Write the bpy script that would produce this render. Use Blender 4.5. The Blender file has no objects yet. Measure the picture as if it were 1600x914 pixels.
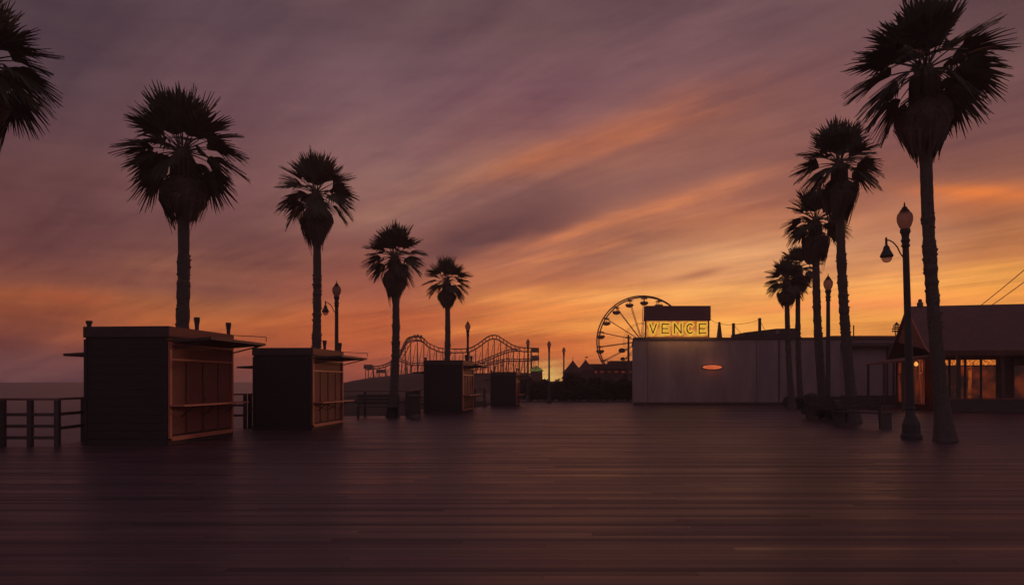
import bpy, bmesh, math, random
from mathutils import Vector, Matrix, noise as mnoise
R = math.radians
S = bpy.context.scene
COL = S.collection
F = 1150.0          # focal length in photo pixels (photo 1600 px wide)
HZ = 597.0          # horizon row of the photo
EYE = 1.45

# ------------------------------------------------------------------ camera
cam = bpy.data.cameras.new('camera'); co = bpy.data.objects.new('camera', cam); COL.objects.link(co)
cam.sensor_width = 36; cam.lens = 36 * F / 1600; cam.shift_y = (HZ - 457) / 1600
co.location = (0, 0, EYE); co.rotation_euler = (R(90), 0, 0)
cam.clip_end = 30000; cam.clip_start = .1
S.camera = co
S.view_settings.view_transform = 'Standard'; S.view_settings.look = 'None'
S.view_settings.exposure = 0; S.view_settings.gamma = 1
S.render.resolution_x = 1024; S.render.resolution_y = 584
S.cycles.max_bounces = 5; S.cycles.diffuse_bounces = 3; S.cycles.glossy_bounces = 3
S.cycles.transparent_max_bounces = 8; S.cycles.volume_bounces = 0

def lin(c):
    def f(v):
        v /= 255.0
        return v / 12.92 if v <= .04045 else ((v + .055) / 1.055) ** 2.4
    return (f(c[0]), f(c[1]), f(c[2]), 1)

# ------------------------------------------------------------------ world: dusk sky with long streaky clouds
SUN_AZ, SUN_EL, SUN_STRENGTH = 21.0, 3.0, 0.55
W = bpy.data.worlds.new('World'); S.world = W; W.use_nodes = True
wt = W.node_tree; wt.nodes.clear()
class E:
    """tiny expression wrapper over shader math nodes"""
    nt = wt
    def __init__(s, v): s.v = v
    @staticmethod
    def op(name, *a, clamp=False):
        n = E.nt.nodes.new('ShaderNodeMath'); n.operation = name; n.use_clamp = clamp
        for i, x in enumerate(a):
            x = x.v if isinstance(x, E) else x
            if isinstance(x, (int, float)): n.inputs[i].default_value = x
            else: E.nt.links.new(x, n.inputs[i])
        return E(n.outputs[0])
    def __add__(s, o): return E.op('ADD', s, o)
    def __sub__(s, o): return E.op('SUBTRACT', s, o)
    def __mul__(s, o): return E.op('MULTIPLY', s, o)
    def __truediv__(s, o): return E.op('DIVIDE', s, o)
def mix(fac, a, b, mode='MIX', nt=None):
    nt = nt or E.nt
    n = nt.nodes.new('ShaderNodeMix'); n.data_type = 'RGBA'; n.blend_type = mode
    for sock, x in ((n.inputs[0], fac), (n.inputs[6], a), (n.inputs[7], b)):
        x = x.v if isinstance(x, E) else x
        if isinstance(x, (int, float)): sock.default_value = x
        elif isinstance(x, tuple): sock.default_value = x
        else: nt.links.new(x, sock)
    return n.outputs[2]
def wnoise(x, y, scale, detail=3, rough=.5, z=0.0):
    c = wt.nodes.new('ShaderNodeCombineXYZ')
    wt.links.new(x.v, c.inputs[0]); wt.links.new(y.v, c.inputs[1]); c.inputs[2].default_value = z
    n = wt.nodes.new('ShaderNodeTexNoise'); n.inputs['Scale'].default_value = scale
    n.inputs['Detail'].default_value = detail; n.inputs['Roughness'].default_value = rough
    wt.links.new(c.outputs[0], n.inputs['Vector'])
    return E(n.outputs[0])
tc = wt.nodes.new('ShaderNodeTexCoord'); sp = wt.nodes.new('ShaderNodeSeparateXYZ')
wt.links.new(tc.outputs['Generated'], sp.inputs[0])
dx, dy, dz = (E(sp.outputs[i]) for i in range(3))
hyp = E.op('SQRT', dx * dx + dy * dy + 1e-6)
az = E.op('ARCTAN2', dx, dy) * 57.29578
tel = E.op('MAXIMUM', dz, 0.0) / hyp
# cloud-deck coordinates (flat layer overhead), streaks run towards azimuth -41 deg
rr = E(1.0) 
rr = E.op('DIVIDE', 1.0, tel + .07)
ang = (az + 41.0) * .0174533
along = rr * E.op('COSINE', ang); across = rr * E.op('SINE', ang)
wob = wnoise(along * .25, across * .5, 1.0, 2)
acr = across + (wob - .5) * 1.2
n1 = wnoise(along * .10, acr * .55, 1.0, 3, .5)
n2 = wnoise(along * .22, acr * 1.9, 1.0, 4, .6, 3.7)
# fine horizontal layers close to the horizon
n3 = wnoise(az * .035, tel * 30.0 + n1 * 1.5, 1.0, 4, .6, 9.1)
n4 = wnoise(along * .5, acr * 6.0, 1.0, 5, .65, 12.5)
n6 = wnoise(az * .09 + n1 * .8, tel * 17.0 - az * .05, 1.0, 6, .62, 31.0)
te2 = E.op('MAXIMUM', tel * ((n1 - .5) * .5 + 1.0) + (n3 - .5) * .016, 0.0)
pos = te2 / (te2 + .35)
COLS = [
 (60, {597:(98,66,74),560:(112,71,73),540:(128,72,64),520:(138,76,60),490:(150,82,56),465:(160,90,58),440:(128,76,64),400:(106,66,66),340:(96,62,66),280:(96,64,68),220:(90,63,71),140:(82,63,73),30:(74,58,68)}),
 (330,{597:(110,70,72),560:(144,76,62),530:(176,90,54),500:(186,104,58),475:(160,98,66),450:(130,80,70),420:(142,90,74),400:(116,74,70),350:(106,70,72),290:(110,75,77),220:(108,76,82),140:(98,72,82),30:(86,67,78)}),
 (600,{597:(150,75,65),560:(182,90,66),530:(197,100,60),500:(190,98,62),470:(165,90,68),440:(150,86,72),400:(138,84,76),350:(138,96,90),300:(146,106,100),240:(126,92,95),160:(112,83,92),100:(102,77,88),30:(94,72,80)}),
 (860,{597:(232,135,68),575:(228,120,64),550:(226,118,62),520:(226,128,66),490:(236,146,78),465:(228,146,84),440:(190,118,84),410:(165,104,84),380:(145,92,82),340:(122,80,78),300:(136,95,90),250:(150,100,88),200:(130,88,90),130:(122,87,95),30:(102,77,83)}),
 (1130,{560:(245,165,80),525:(242,168,88),500:(250,178,88),470:(240,165,92),440:(226,160,108),400:(214,156,112),360:(198,134,98),330:(186,120,90),300:(160,103,87),250:(143,96,89),200:(138,91,84),150:(122,84,86),90:(110,78,86),30:(98,73,82)}),
 (1400,{560:(245,160,78),525:(244,160,76),495:(250,170,84),470:(236,150,88),450:(245,165,88),420:(225,155,100),380:(198,138,103),340:(176,116,90),290:(152,99,84),240:(138,88,80),180:(126,85,86),100:(115,80,85),30:(105,76,82)}),
 (1560,{560:(245,160,75),500:(245,165,78),460:(240,160,76),425:(235,163,82),400:(200,130,80),350:(168,109,78),300:(182,107,70),270:(140,90,76),200:(118,79,79),100:(102,73,78),30:(90,66,71)}),
]
def ramp(stops, fac):
    n = wt.nodes.new('ShaderNodeValToRGB'); r = n.color_ramp; r.interpolation = 'LINEAR'
    st = sorted(stops); r.elements[0].position = st[0][0]; r.elements[0].color = st[0][1]
    r.elements[1].position = st[-1][0]; r.elements[1].color = st[-1][1]
    for p, c in st[1:-1]:
        e = r.elements.new(p); e.color = c
    wt.links.new(fac.v, n.inputs[0]); return n.outputs[0]
cols = []
for px, d in COLS:
    a = math.atan((px - 800) / F)
    st = []
    for py, c in d.items():
        t = (HZ - py) / F * math.cos(a); st.append((t / (t + .35), lin(c)))
    st.append((.80, lin((80, 66, 76)))); st.append((1.0, lin((92, 80, 92))))
    cols.append((math.degrees(a), ramp(st, pos)))
cur = cols[0][1]
azw = az + (n1 - .5) * 8.0
for (a0, _), (a1, c1) in zip(cols[:-1], cols[1:]):
    mr = wt.nodes.new('ShaderNodeMapRange'); mr.interpolation_type = 'SMOOTHSTEP'
    mr.inputs['From Min'].default_value = a0; mr.inputs['From Max'].default_value = a1
    wt.links.new(azw.v, mr.inputs['Value'])
    cur = mix(E(mr.outputs[0]), cur, c1)
# the sky behind the camera: unseen mauve dusk, brightened as fill for camera-facing surfaces
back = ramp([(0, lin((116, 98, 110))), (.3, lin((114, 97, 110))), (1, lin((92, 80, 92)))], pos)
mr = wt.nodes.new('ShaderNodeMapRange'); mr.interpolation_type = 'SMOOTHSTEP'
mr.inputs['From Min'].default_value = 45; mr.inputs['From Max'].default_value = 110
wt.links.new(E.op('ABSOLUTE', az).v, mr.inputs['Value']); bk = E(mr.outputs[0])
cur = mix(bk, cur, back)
# single cloud features: (px, py, slope, half length px, half width px, colour, strength)
P = dx / E.op('MAXIMUM', dy, .05); Q = dz / E.op('MAXIMUM', dy, .05)
wig = (wnoise(P * 4.0, Q * 14.0, 1.0, 3, .6, 5.0) - .5)
for px, py, sl, lx, ly, c, k in [
    (880, 238, .29, 190, 20, (188, 110, 72), .8), (1060, 175, .30, 130, 26, (160, 98, 80), .4),
    (770, 362, .38, 125, 26, (96, 64, 68), 1.0), (1010, 330, .30, 190, 13, (208, 128, 84), .5),
    (930, 392, .25, 170, 12, (214, 135, 88), .6), (1000, 285, .22, 150, 18, (128, 88, 86), .55),
    (1095, 428, .20, 38, 6, (160, 102, 80), .75), (1535, 300, -.03, 110, 11, (206, 115, 62), .6),
    (110, 466, -.05, 60, 9, (168, 88, 58), .6), (680, 295, .25, 110, 32, (150, 116, 104), .5),
    (950, 505, .06, 170, 8, (252, 168, 84), .75), (1180, 452, .04, 260, 9, (252, 184, 104), .6),
    (1300, 480, .04, 240, 7, (228, 140, 84), .5), (1100, 540, .03, 260, 8, (236, 140, 66), .5),
    (700, 490, .12, 130, 8, (214, 116, 68), .5), (420, 405, -.04, 130, 9, (142, 94, 76), .5),
    (857, 588, 0, 26, 16, (252, 205, 118), .9), (1440, 260, .12, 170, 16, (122, 80, 76), .5),
    (300, 300, .1, 170, 24, (118, 80, 84), .4), (1000, 90, .5, 150, 40, (116, 84, 92), .4)]:
    dp = P - (px - 800) / F
    dq = Q - (HZ - py) / F - dp * sl + wig * (ly / F * 2.4)
    g = E.op('EXPONENT', (dp * dp * (F / lx) ** 2 + dq * dq * (F / ly) ** 2) * -.8)
    g = g * (E.op('GREATER_THAN', dy, .08)) * ((n2 - .5) * 2.2 + (n4 - .5) * .8 + (n6 - .5) * 1.6 + k)
    cur = mix(E.op('MINIMUM', E.op('MAXIMUM', g, 0.0), 1.0), cur, lin(c))
# fine streaks
n5 = wnoise(az * .06, tel * 70.0 + n2 * 3.0, 1.0, 4, .6, 21.0)
fade = E.op('EXPONENT', tel * -5.0)
st1 = (n2 - .5) * .85 + (n3 - .5) * .90 * fade + (n4 - .5) * .45 + (n6 - .5) * .75 + (n5 - .5) * .60 * fade + 1.0
st1 = E.op('MAXIMUM', st1, .5)
cx = wt.nodes.new('ShaderNodeCombineXYZ')
for i, k in enumerate((1.0, 1.08, .70)):
    wt.links.new(((st1 - 1.0) * k + 1.0).v, cx.inputs[i])
cur = mix(1.0, cur, cx.outputs[0], 'MULTIPLY')
cur = mix(1.0, cur, (1.06, .985, .93, 1), 'MULTIPLY')
sky = wt.nodes.new('ShaderNodeTexSky'); sky.sky_type = 'NISHITA'; sky.sun_disc = False
sky.sun_elevation = R(SUN_EL); sky.sun_rotation = R(SUN_AZ); sky.dust_density = 3; sky.air_density = 1.3
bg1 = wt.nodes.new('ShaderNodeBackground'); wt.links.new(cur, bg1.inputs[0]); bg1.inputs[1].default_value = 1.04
bg2 = wt.nodes.new('ShaderNodeBackground'); wt.links.new(sky.outputs[0], bg2.inputs[0]); bg2.inputs[1].default_value = .0012
ad = wt.nodes.new('ShaderNodeAddShader'); wo = wt.nodes.new('ShaderNodeOutputWorld')
wt.links.new(bg1.outputs[0], ad.inputs[0]); wt.links.new(bg2.outputs[0], ad.inputs[1]); wt.links.new(ad.outputs[0], wo.inputs[0])

# low sun, just about to go, glowing through the haze to the right of the middle
sl = bpy.data.lights.new('sun', 'SUN'); sl.energy = SUN_STRENGTH; sl.angle = R(2.5); sl.color = (1, .34, .17)
so = bpy.data.objects.new('sun', sl); COL.objects.link(so)
sd = Vector((math.sin(R(SUN_AZ)) * math.cos(R(SUN_EL)), math.cos(R(SUN_AZ)) * math.cos(R(SUN_EL)), math.sin(R(SUN_EL))))
so.rotation_euler = sd.to_track_quat('Z', 'Y').to_euler()

# ------------------------------------------------------------------ materials
def mat(name, c1, c2=None, scale=6, rough=.75, bump=.25, stretch=(1, 1, 1), metal=0, spec=.4, detail=6):
    m = bpy.data.materials.new(name); m.use_nodes = True; t = m.node_tree
    b = t.nodes['Principled BSDF']; b.inputs['Metallic'].default_value = metal
    b.inputs['Specular IOR Level'].default_value = spec
    c2 = c2 or tuple(v * .6 for v in c1)
    tcn = t.nodes.new('ShaderNodeTexCoord'); mp = t.nodes.new('ShaderNodeMapping'); mp.inputs['Scale'].default_value = stretch
    t.links.new(tcn.outputs['Object'], mp.inputs[0])
    n = t.nodes.new('ShaderNodeTexNoise'); n.inputs['Scale'].default_value = scale; n.inputs['Detail'].default_value = detail
    n.inputs['Roughness'].default_value = .65
    t.links.new(mp.outputs[0], n.inputs['Vector'])
    r = t.nodes.new('ShaderNodeValToRGB'); r.color_ramp.elements[0].position = .32; r.color_ramp.elements[1].position = .68
    r.color_ramp.elements[0].color = (*c2, 1); r.color_ramp.elements[1].color = (*c1, 1)
    t.links.new(n.outputs[0], r.inputs[0]); t.links.new(r.outputs[0], b.inputs['Base Color'])
    rm = t.nodes.new('ShaderNodeMapRange'); rm.inputs['To Min'].default_value = max(0, rough - .12); rm.inputs['To Max'].default_value = min(1, rough + .12)
    t.links.new(n.outputs[0], rm.inputs['Value']); t.links.new(rm.outputs[0], b.inputs['Roughness'])
    bp = t.nodes.new('ShaderNodeBump'); bp.inputs['Strength'].default_value = bump; bp.inputs['Distance'].default_value = .01
    t.links.new(n.outputs[0], bp.inputs['Height']); t.links.new(bp.outputs[0], b.inputs['Normal'])
    return m
def emit(name, c, strength, c2=None, scale=3):
    m = bpy.data.materials.new(name); m.use_nodes = True; t = m.node_tree; t.nodes.clear()
    o = t.nodes.new('ShaderNodeOutputMaterial'); e = t.nodes.new('ShaderNodeEmission'); e.inputs[1].default_value = strength
    tcn = t.nodes.new('ShaderNodeTexCoord'); n = t.nodes.new('ShaderNodeTexNoise'); n.inputs['Scale'].default_value = scale; n.inputs['Detail'].default_value = 4
    r = t.nodes.new('ShaderNodeValToRGB'); r.color_ramp.elements[0].position = .38; r.color_ramp.elements[1].position = .62
    r.color_ramp.elements[0].color = c2 or c; r.color_ramp.elements[1].color = c
    t.links.new(tcn.outputs['Object'], n.inputs['Vector']); t.links.new(n.outputs[0], r.inputs[0]); t.links.new(r.outputs[0], e.inputs[0]); t.links.new(e.outputs[0], o.inputs[0])
    return m
M = {}
M['stall_wall'] = mat('stall_wall', (.060, .042, .040), (.036, .027, .026), 5, .8, .4, (1, 1, 8))
M['stall_red'] = mat('stall_red', (.24, .075, .060), (.17, .055, .044), 7, .75, .3, (1, 1, 4))
M['stall_trim'] = mat('stall_trim', (.62, .20, .13), (.45, .14, .09), 12, .6, .2)
M['stall_roof'] = mat('stall_roof', (.10, .062, .058), None, 5, .7)
M['dark_metal'] = mat('dark_metal', (.075, .066, .066), (.05, .045, .045), 14, .55, .15)
M['lamp_cap'] = mat('lamp_cap', (.06, .04, .035), None, 14, .5, .15)
M['trunk'] = mat('trunk', (.15, .115, .10), (.07, .055, .048), 9, .95, .8, (1, 1, 5))
M['leaf'] = mat('leaf', (.095, .10, .065), (.05, .055, .036), 3, .7, .1)
M['dead'] = mat('dead', (.15, .11, .085), (.08, .06, .048), 4, .9, .3)
M['shrub'] = mat('shrub', (.08, .08, .055), (.045, .045, .03), 3, .9, .1)
M['stem'] = mat('stem', (.05, .035, .025), None, 5, .9)
M['rail'] = mat('rail', (.11, .075, .07), (.06, .042, .04), 9, .6, .3, (3, 3, 1))
M['rail_top'] = mat('rail_top', (.30, .13, .10), (.15, .07, .06), 9, .5, .3, (3, 3, 1))
M['stucco'] = mat('stucco', (.43, .315, .32), (.29, .212, .218), 1.7, .9, .35, (1, 1, .22), detail=10)
M['stucco2'] = mat('stucco2', (.47, .345, .355), (.37, .27, .28), 1.4, .9, .3, (1, 1, .6), detail=10)
M['coping'] = mat('coping', (.12, .075, .07), None, 4, .7)
M['signroof'] = mat('signroof', (.22, .105, .10), (.17, .08, .078), 3, .8)
M['shingle'] = mat('shingle', (.20, .095, .092), (.11, .055, .055), 3, .85, .6, (1, 1, 6))
M['cafe_wall'] = mat('cafe_wall', (.16, .06, .04), (.08, .03, .022), 4, .8)
M['cafe_red'] = mat('cafe_red', (.30, .11, .085), (.19, .07, .055), 5, .8)
M['wood_dark'] = mat('wood_dark', (.10, .07, .06), None, 8, .7, .4, (1, 6, 1))
M['sea_steel'] = mat('sea_steel', (.10, .055, .055), (.06, .035, .037), 8, .6, .1)
M['gondola'] = mat('gondola', (.07, .035, .04), None, 6, .6, .1)
M['pile'] = mat('pile', (.05, .035, .03), None, 5, .9)
M['land'] = mat('land', (.075, .042, .035), (.035, .022, .02), .25, .95, .5, detail=10)
M['pier_wall'] = mat('pier_wall', (.16, .075, .06), (.08, .04, .035), 1.2, .9)
M['tent'] = mat('tent', (.10, .045, .04), None, 2, .8)
M['far_red'] = emit('far_red', lin((130, 46, 30)), .6, lin((70, 28, 22)), 1.5)
M['green_lit'] = emit('green_lit', lin((112, 118, 50)), .8, lin((62, 52, 36)), 2.5)
M['letter'] = emit('letter', lin((248, 190, 66)), .95, lin((228, 160, 58)), 4)
M['board'] = emit('board', lin((228, 152, 64)), .95, lin((186, 96, 50)), 2.2)
M['letter_edge'] = mat('letter_edge', (.16, .07, .02), None, 6, .6)
M['oval'] = emit('oval', lin((215, 105, 62)), .95, lin((190, 80, 52)), 4)
M['cafe_light'] = emit('cafe_light', lin((235, 135, 55)), 1.0, lin((130, 50, 22)), 9)
M['cafe_glow'] = emit('cafe_glow', lin((116, 46, 24)), .85, lin((38, 22, 20)), 1.2)
M['curtain'] = emit('curtain', lin((170, 76, 30)), .8, lin((80, 36, 22)), 3)
M['bulb'] = emit('bulb', lin((250, 170, 84)), 1.1)
def gauze(name, c, tr):
    m = bpy.data.materials.new(name); m.use_nodes = True; t = m.node_tree; t.nodes.clear()
    o = t.nodes.new('ShaderNodeOutputMaterial'); a = t.nodes.new('ShaderNodeBsdfTranslucent'); b = t.nodes.new('ShaderNodeBsdfTransparent')
    g = t.nodes.new('ShaderNodeBsdfGlossy'); g.inputs['Roughness'].default_value = .15; g.inputs[0].default_value = (.6, .6, .6, 1)
    n = t.nodes.new('ShaderNodeTexNoise'); n.inputs['Scale'].default_value = 9
    tcn = t.nodes.new('ShaderNodeTexCoord'); t.links.new(tcn.outputs['Object'], n.inputs['Vector'])
    r = t.nodes.new('ShaderNodeValToRGB'); r.color_ramp.elements[0].color = tuple(v * .7 for v in c) + (1,); r.color_ramp.elements[1].color = c + (1,)
    t.links.new(n.outputs[0], r.inputs[0]); t.links.new(r.outputs[0], a.inputs[0])
    mx = t.nodes.new('ShaderNodeMixShader'); mx.inputs[0].default_value = tr
    t.links.new(a.outputs[0], mx.inputs[1]); t.links.new(b.outputs[0], mx.inputs[2]); b.inputs[0].default_value = (.8, .7, .7, 1)
    m2 = t.nodes.new('ShaderNodeMixShader'); m2.inputs[0].default_value = .06
    t.links.new(mx.outputs[0], m2.inputs[1]); t.links.new(g.outputs[0], m2.inputs[2]); t.links.new(m2.outputs[0], o.inputs[0])
    return m
M['globe'] = gauze('globe', (.62, .46, .44), .22)
M['bell_glass'] = gauze('bell_glass', (.9, .75, .7), .5)

def deck_material():
    m = bpy.data.materials.new('boardwalk_planks'); m.use_nodes = True; t = m.node_tree; old = E.nt; E.nt = t
    b = t.nodes['Principled BSDF']
    tcn = t.nodes.new('ShaderNodeTexCoord'); s = t.nodes.new('ShaderNodeSeparateXYZ'); t.links.new(tcn.outputs['Object'], s.inputs[0])
    x, y = E(s.outputs[0]), E(s.outputs[1])
    PW = .12
    yi = E.op('FLOOR', y / PW); fr = E.op('FRACT', y / PW)
    def wn(a, bb=0.0, seed=0.0):
        c = t.nodes.new('ShaderNodeCombineXYZ'); t.links.new(a.v, c.inputs[0])
        if isinstance(bb, E): t.links.new(bb.v, c.inputs[1])
        c.inputs[2].default_value = seed
        w = t.nodes.new('ShaderNodeTexWhiteNoise'); w.noise_dimensions = '3D'; t.links.new(c.outputs[0], w.inputs[0]); return E(w.outputs[0])
    off = wn(yi, 0.0, 1.5) * 7.0
    xi = E.op('FLOOR', (x + off) / 7.0); xf = E.op('FRACT', (x + off) / 7.0)
    rnd = wn(yi, xi, 2.5); rnd2 = wn(yi, xi, 7.5)
    edge = E.op('MINIMUM', fr, E.op('SUBTRACT', 1.0, fr)); gap = E.op('LESS_THAN', edge, .06)
    xe = E.op('MINIMUM', xf, E.op('SUBTRACT', 1.0, xf)); gap = E.op('MAXIMUM', gap, E.op('LESS_THAN', xe, .0012))
    def tn(sc, vec, det=6, ro=.65):
        mp = t.nodes.new('ShaderNodeMapping'); mp.inputs['Scale'].default_value = vec; t.links.new(tcn.outputs['Object'], mp.inputs[0])
        n = t.nodes.new('ShaderNodeTexNoise'); n.inputs['Scale'].default_value = sc; n.inputs['Detail'].default_value = det; n.inputs['Roughness'].default_value = ro
        t.links.new(mp.outputs[0], n.inputs['Vector']); return E(n.outputs[0])
    grain = tn(3, (1.2, 40, 1)); patch = tn(.35, (1, 2.2, 1), 5); band = tn(1.0, (.10, 2.6, 1), 6, .75)
    v = rnd * .42 + grain * .45 + patch * .5 + band * 1.1 - .74
    r = t.nodes.new('ShaderNodeValToRGB'); r.color_ramp.elements[0].position = .1; r.color_ramp.elements[1].position = .95
    r.color_ramp.elements[0].color = (.016, .010, .014, 1); r.color_ramp.elements[1].color = (.16, .078, .105, 1)
    t.links.new(v.v, r.inputs[0])
    c = mix(gap * .85, r.outputs[0], (.008, .006, .006, 1), nt=t)
    t.links.new(c, b.inputs['Base Color'])
    ro = rnd2 * .16 + patch * .28 + .20
    t.links.new(ro.v, b.inputs['Roughness'])
    b.inputs['Specular IOR Level'].default_value = .34
    h = grain * .25 + rnd * .5 - gap * 1.0
    bp = t.nodes.new('ShaderNodeBump'); bp.inputs['Strength'].default_value = .5; bp.inputs['Distance'].default_value = .004
    t.links.new(h.v, bp.inputs['Height'])
    # every plank is cupped / tilted a hair differently
    cmb = t.nodes.new('ShaderNodeCombineXYZ'); t.links.new(((rnd2 - .5) * .02).v, cmb.inputs[0]); t.links.new(((rnd - .5) * .09 + (fr - .5) * .05).v, cmb.inputs[1]); cmb.inputs[2].default_value = 0
    va = t.nodes.new('ShaderNodeVectorMath'); va.operation = 'ADD'; t.links.new(bp.outputs[0], va.inputs[0]); t.links.new(cmb.outputs[0], va.inputs[1])
    vn = t.nodes.new('ShaderNodeVectorMath'); vn.operation = 'NORMALIZE'; t.links.new(va.outputs[0], vn.inputs[0]); t.links.new(vn.outputs[0], b.inputs['Normal'])
    E.nt = old; return m
M['deck'] = deck_material()
def sea_material():
    m = bpy.data.materials.new('sea_water'); m.use_nodes = True; t = m.node_tree; b = t.nodes['Principled BSDF']
    b.inputs['Base Color'].default_value = (.060, .050, .080, 1); b.inputs['Roughness'].default_value = .35; b.inputs['Specular IOR Level'].default_value = .35
    tcn = t.nodes.new('ShaderNodeTexCoord'); mp = t.nodes.new('ShaderNodeMapping'); mp.inputs['Scale'].default_value = (.25, 1, 1)
    t.links.new(tcn.outputs['Object'], mp.inputs[0]); n = t.nodes.new('ShaderNodeTexNoise'); n.inputs['Scale'].default_value = .35; n.inputs['Detail'].default_value = 9; n.inputs['Roughness'].default_value = .7
    t.links.new(mp.outputs[0], n.inputs['Vector']); bp = t.nodes.new('ShaderNodeBump'); bp.inputs['Strength'].default_value = 1; bp.inputs['Distance'].default_value = .9
    t.links.new(n.outputs[0], bp.inputs['Height']); t.links.new(bp.outputs[0], b.inputs['Normal']); return m
M['sea'] = sea_material()

# ------------------------------------------------------------------ mesh helpers
class B:
    def __init__(s): s.v = []; s.f = []
    def add(s, vs, fs):
        k = len(s.v); s.v += [tuple(v) for v in vs]; s.f += [tuple(i + k for i in f) for f in fs]; return s
    def box(s, c, d, rz=0, taper=1.0, m=None):
        hx, hy, hz = d[0] / 2, d[1] / 2, d[2] / 2
        vs = [Vector((x * (taper if z > 0 else 1), y * (taper if z > 0 else 1), z)) for z in (-hz, hz) for x, y in ((-hx, -hy), (hx, -hy), (hx, hy), (-hx, hy))]
        mt = Matrix.Translation(c) @ (Matrix.Rotation(rz, 4, 'Z') if rz else Matrix.Identity(4)) @ (m or Matrix.Identity(4))
        return s.add([mt @ v for v in vs], [(3, 2, 1, 0), (4, 5, 6, 7), (0, 1, 5, 4), (1, 2, 6, 5), (2, 3, 7, 6), (3, 0, 4, 7)])
    def tube(s, pts, r, n=8, cap=True):
        pts = [Vector(p) for p in pts]; rs = r if isinstance(r, (list, tuple)) else [r] * len(pts)
        ring = []; up = None
        for i, p in enumerate(pts):
            d = (pts[min(i + 1, len(pts) - 1)] - pts[max(i - 1, 0)]).normalized()
            if up is None: up = Vector((0, 0, 1)) if abs(d.z) < .9 else Vector((1, 0, 0))
            a = d.cross(up).normalized(); bb = a.cross(d).normalized(); up = bb
            ring += [p + (a * math.cos(2 * math.pi * k / n) + bb * math.sin(2 * math.pi * k / n)) * rs[i] for k in range(n)]
        fs = [(i * n + k, i * n + (k + 1) % n, (i + 1) * n + (k + 1) % n, (i + 1) * n + k) for i in range(len(pts) - 1) for k in range(n)]
        if cap: fs += [tuple(range(n - 1, -1, -1)), tuple((len(pts) - 1) * n + k for k in range(n))]
        return s.add(ring, fs)
    def lathe(s, prof, n=16, c=(0, 0, 0), sq=False):
        c = Vector(c); vs = []
        for r, z in prof: vs += [c + Vector((r * math.cos(2 * math.pi * (k + .5 * sq) / n), r * math.sin(2 * math.pi * (k + .5 * sq) / n), z)) for k in range(n)]
        fs = [(i * n + k, i * n + (k + 1) % n, (i + 1) * n + (k + 1) % n, (i + 1) * n + k) for i in range(len(prof) - 1) for k in range(n)]
        fs += [tuple(range(n - 1, -1, -1)), tuple((len(prof) - 1) * n + k for k in range(n))]
        return s.add(vs, fs)
    def prism(s, poly, z0, z1):
        n = len(poly)
        return s.add([(x, y, z0) for x, y in poly] + [(x, y, z1) for x, y in poly],
                     [tuple(range(n - 1, -1, -1)), tuple(range(n, 2 * n))] + [(k, (k + 1) % n, n + (k + 1) % n, n + k) for k in range(n)])
    def build(s, name, m, parent=None, smooth=False, bevel=0, loc=None):
        me = bpy.data.meshes.new(name); me.from_pydata(s.v, [], s.f); me.update()
        bm = bmesh.new(); bm.from_mesh(me); bmesh.ops.recalc_face_normals(bm, faces=bm.faces)
        if bevel: bmesh.ops.bevel(bm, geom=[e for e in bm.edges if len(e.link_faces) == 2 and e.calc_face_angle(0) > .6], offset=bevel, segments=1, affect='EDGES')
        bm.to_mesh(me); bm.free()
        if smooth:
            for p in me.polygons: p.use_smooth = True
        me.materials.append(M[m] if isinstance(m, str) else m)
        o = bpy.data.objects.new(name, me); COL.objects.link(o)
        if parent is not None: o.parent = parent
        if loc is not None: o.location = loc
        return o
def tag(o, label=None, cat=None, group=None, kind=None):
    if label: o['label'] = label
    if cat: o['category'] = cat
    if group: o['group'] = group
    if kind: o['kind'] = kind
    return o
def thing(name, label, cat, loc=(0, 0, 0), rz=0, group=None, scale=1):
    o = bpy.data.objects.new(name, None); COL.objects.link(o); o.location = loc; o.rotation_euler = (0, 0, rz)
    o.scale = (scale,) * 3; o.empty_display_size = .2
    return tag(o, label, cat, group)
def kids(o): return [c for c in COL.objects if c.parent == o]
def copy_tree(o, parent=None):
    c = o.copy(); COL.objects.link(c)
    if parent is not None: c.parent = parent
    for ch in kids(o):
        copy_tree(ch, c)
    return c
def at(px, Y, py=None):
    return Vector(((px - 800) / F * Y, Y, 0 if py is None else EYE + (HZ - py) / F * Y))

# ------------------------------------------------------------------ setting: deck, sea, land
deck_poly = [(-16.6, -8), (70, -8), (70, 60), (-1.2, 60), (-1.45, 42.9), (-2.8, 42.1), (-5.0, 38.2), (-4.2, 31.7), (-8.2, 31.3), (-8.6, 23.6), (-11.2, 23.2), (-10.5, 16.9), (-16.6, 16.9)]
d = B().prism(deck_poly, -.35, 0).build('boardwalk_deck', 'deck'); tag(d, kind='structure')
w = B().add([(-12000, -200, -4), (12000, -200, -4), (12000, 20000, -4), (-12000, 20000, -4)], [(0, 1, 2, 3)]).build('sea_water', 'sea'); tag(w, kind='structure')
# land behind: sheet with low mounds
def land():
    vs = []; fs = []; nx, ny = 110, 60
    for j in range(ny + 1):
        for i in range(nx + 1):
            x = -46 + (i / nx) ** 1.7 * 500; y = 60.3 + (j / ny) ** 1.5 * 420
            z = -.35
            edge = x - (-38 + (0 if y > 118 else (118 - y) * .62))   # shoreline runs from the deck end out to the amusement pier
            if edge < 0: z = -5.5
            z += .8 * max(0, mnoise.noise(Vector((x * .07, y * .07, 2)))) * (edge > 3)
            mound = math.exp(-((y - 134) / 9) ** 2) * max(0, min(1, (x + 40) / 24)) * (1 if x < -14 else max(0, 1 + (-14 - x) / 8))
            if edge > 0: z += 3.9 * mound
            vs.append((x, y, z))
    for j in range(ny):
        for i in range(nx): a = j * (nx + 1) + i; fs.append((a, a + 1, a + nx + 2, a + nx + 1))
    return B().add(vs, fs).build('shore_ground', 'land', smooth=True)
tag(land(), kind='structure')

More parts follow.
